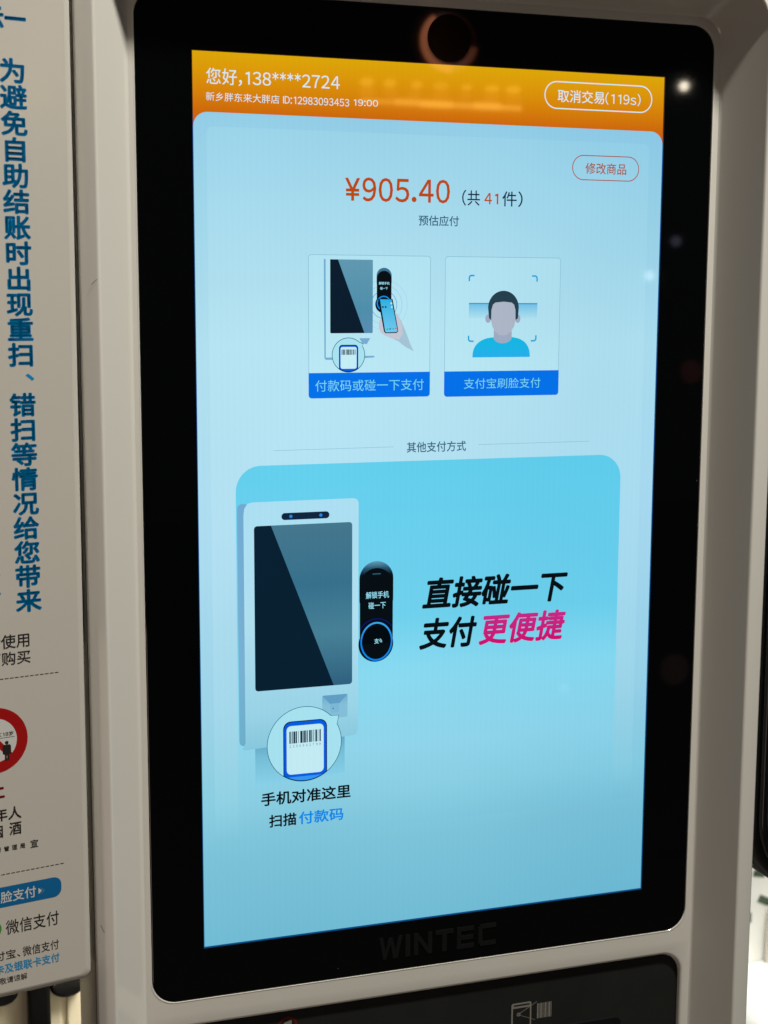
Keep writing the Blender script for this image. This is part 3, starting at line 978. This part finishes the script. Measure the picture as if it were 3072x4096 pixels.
# ================================================================== BACKGROUND, lower left
cab = thing('cream_cabinet', W(-90, -1450, -400), 'cream cabinet below the sign board behind a black post', 'cabinet')
box('cabinet_body', (-420, -1449, -520), (140, -480, -300), M_cream, cab, 6)
for i in range(3):
    box('door_panel', (-415 + i * 185, -1400, -300), (-415 + i * 185 + 181, -490, -296), M_cream, cab, 1.5)
for cx in (-45.5, -93):
    c_ = circ(cx, -624, 12.5, 28, 9.5)
    slab('round_knob', c_, -296, -284, 3, M_reader2, cab)
post = tag(box('black_post', (-74.5, -1450, -292), (-58.5, -330, -276), M_blackpost, None, 3), 'black upright post in front of the cream cabinet', 'post')

# ================================================================== BACKGROUND, lower right
ctr = thing('checkout_counter', W(1200, -1450, -1250), 'white counter blurred in the distance right of the kiosk', 'counter')
box('counter_top', (980, -1200, -1600), (1800, -1182, -1130), M_table, ctr, 4)
box('counter_front', (1000, -1449, -1580), (1780, -1200, -1170), M_grey, ctr, 3)


def bag(name, cx, cy, cz, w, h, d, mt, lab, cat, seed):
    rnd = random.Random(seed)
    root = thing(name, W(cx, cy, cz), lab, cat)
    bm = bmesh.new()
    bmesh.ops.create_icosphere(bm, subdivisions=4, radius=1)
    ph = [(rnd.uniform(2, 7), rnd.uniform(2, 7), rnd.uniform(2, 7), rnd.uniform(0, 6)) for _ in range(6)]
    for v in bm.verts:
        c = v.co.copy()
        k = 1 + sum(0.05 * math.sin(a * c.x + b_ * c.y + g * c.z + q) for a, b_, g, q in ph)
        sq = max(abs(c.x), abs(c.y), abs(c.z)) ** -0.55
        v.co = Vector((c.x * w / 2, c.y * d / 2, c.z * h / 2)) / 1000 * k * sq
        v.co.z += h / 2000
        if v.co.z < 0.004:
            v.co.z = 0.0
    me = bpy.data.meshes.new('sack')
    bm.to_mesh(me)
    bm.free()
    me.materials.append(mt)
    for p in me.polygons:
        p.use_smooth = True
    o = bpy.data.objects.new('sack', me)
    link(o, root)
    return root


wb = thing('white_box', W(1180, -1182, -1260), 'white box with dark green marks on the far counter', 'box')
box('box_body', (1085, -1182, -1400), (1290, -995, -1200), M_bag, wb, 3)
for (x, y, w_, h_, a) in ((1130, -1036, 22, 11, -.2), (1140, -1080, 24, 13, -.45), (1117, -1114, 14, 17, 0), (1118, -1060, 5, 5, 0)):
    pts = [(x + u * w_ * math.cos(a) - v * h_ * math.sin(a), y + u * w_ * math.sin(a) + v * h_ * math.cos(a)) for u, v in ((0, 0), (1, 0), (1, 1), (0, 1))]
    flat('dark_mark', on_face, pts, -1199.5, M_bagdark, wb)
crt = thing('carton', W(1260, -1182, -1170), 'pale pinkish carton standing on the far counter before the white box', 'box')
box('carton_body', (1152, -1182, -1190), (1330, -1085, -1140), M_carton, crt, 2)
box('tape', (1225, -1182.5, -1192), (1245, -1084.5, -1139.5), M_bag, crt)
bx = thing('white_shelf_unit', W(1500, -1450, -2000), 'white shelving unit far behind the kiosk on the right', 'shelf')
for y in (-1440, -1150, -900, -650, -400):
    box('shelf_board', (1150, y, -2200), (2300, y + 22, -1800), M_table, bx, 2)
for x in (1150, 1720, 2280):
    box('upright', (x, -1449, -2190), (x + 20, -300, -1810), M_table, bx, 2)
box('back_panel', (1152, -1440, -2215), (2298, -300, -2200), M_table, bx)
bag('white_bag', 1100, -1450, -1050, 250, 320, 190, M_bag, 'full white bag on the floor beside the far counter', 'bag', 8)

# ================================================================== THINGS OF THE STORE BEHIND THE PHOTOGRAPHER (seen as reflections)
lt_ = thing('round_lantern', W(584, 222, 1168), 'round orange lit lantern ring reflected at the top of the black glass', 'lamp')


def torus(name, cx, cy, cz, Rm, rm, mt, parent, a0=0, a1=360, n=40):
    loops = []
    full = (a1 - a0) >= 360
    for i in range(n + (0 if full else 1)):
        a = math.radians(a0 + (a1 - a0) * i / n)
        loops.append([W(cx + (Rm + rm * math.cos(t)) * math.cos(a), cy + (Rm + rm * math.cos(t)) * math.sin(a) * 0.98, cz + rm * math.sin(t)) for t in [2 * math.pi * j / 8 for j in range(8)]])
    if full:
        loops.append(loops[0])
    return loft(name, loops, mt, parent)


torus('lit_rim', 584, 221, 1168, 36, 5.5, emit('lantern_orange', (1.0, 0.30, 0.13), 4.6), lt_, 125, 275)
torus('lit_rim', 584, 221, 1168, 36, 5.2, emit('lantern_dim', (1.0, 0.24, 0.10), 1.3), lt_, 275, 350)
torus('dark_rim', 584, 221, 1168, 36, 3.3, M_inkredd, lt_, -10, 125)
sl = thing('lit_shop_sign', W(890, 253, 2000), 'warm lit shop sign of plain glowing bars and blocks reflected in the orange header', 'lamp')  # illuminated shop sign, its letters built as plain glowing blocks
xt = 722
for w_, y_, h_, p_ in ((70, 252, 9, 4.2), (52, 253, 11, 6.5), (66, 252, 12, 8.2), (44, 252, 10, 5.6), (58, 253, 12, 8.0), (44, 252, 9, 6.0)):
    box('sign_bar', (xt, y_ - h_ / 2, 1998), (xt + w_ - .5, y_ + h_ / 2, 2008), emit('warm_bar_%d' % xt, (1.0, 0.64, 0.10), p_), sl, 2)
    xt += w_
rb = random.Random(5)
for i in range(7):
    x = 735 + i * 51 + rb.uniform(-4, 4)
    w_ = rb.uniform(9, 15)
    o_ = slab('sign_block', circ(x, 287, w_, 16, rb.uniform(5, 8)), 2000, 2010, 2, emit('warm_block_%d' % i, (1.0, 0.62, 0.06), rb.uniform(2.2, 4.2)), sl)
    slab('sign_block', circ(x + rb.uniform(-3, 3), 270, w_ * 1.15, 16, 9), 2004, 2012, 2, emit('warm_glow_%d' % i, (1.0, 0.50, 0.04), rb.uniform(0.7, 1.3)), sl)
for nm, x, y, z, r, s, c, lab in (('spotlight', 1984, 470, 3000, 12, 30, (1, .88, .68), 'bright round spotlight reflected right of the orange header'),
                                  ('spotlight', 1974, 45, 3000, 14, 0.8, (.7, .7, 1), 'dim bluish spotlight reflected on the right bezel'),
                                  ('spotlight', 1893, -52, 3000, 13, 5, (1, 1, .95), 'white spotlight reflected at the right edge of the display'),
                                  ('spotlight', 1455, -270, 2000, 24, 0.12, (1, .03, .06), 'dim red lamp reflected midway down the right bezel'),
                                  ('spotlight', 1438, -913, 2000, 34, 0.05, (1, .25, .12), 'very faint reddish lamp reflected low on the right bezel'),
                                  ('spotlight', 1656, -1225, 3000, 14, 0.8, (1, 1, 1), 'faint spotlight reflected low on the display')):
    o = slab(nm, circ(x, y, r, 20), z, z + 8, 1, emit('spot_glow', c, s), None)
    tag(o, lab, 'lamp', 'spotlights reflected in the glass')
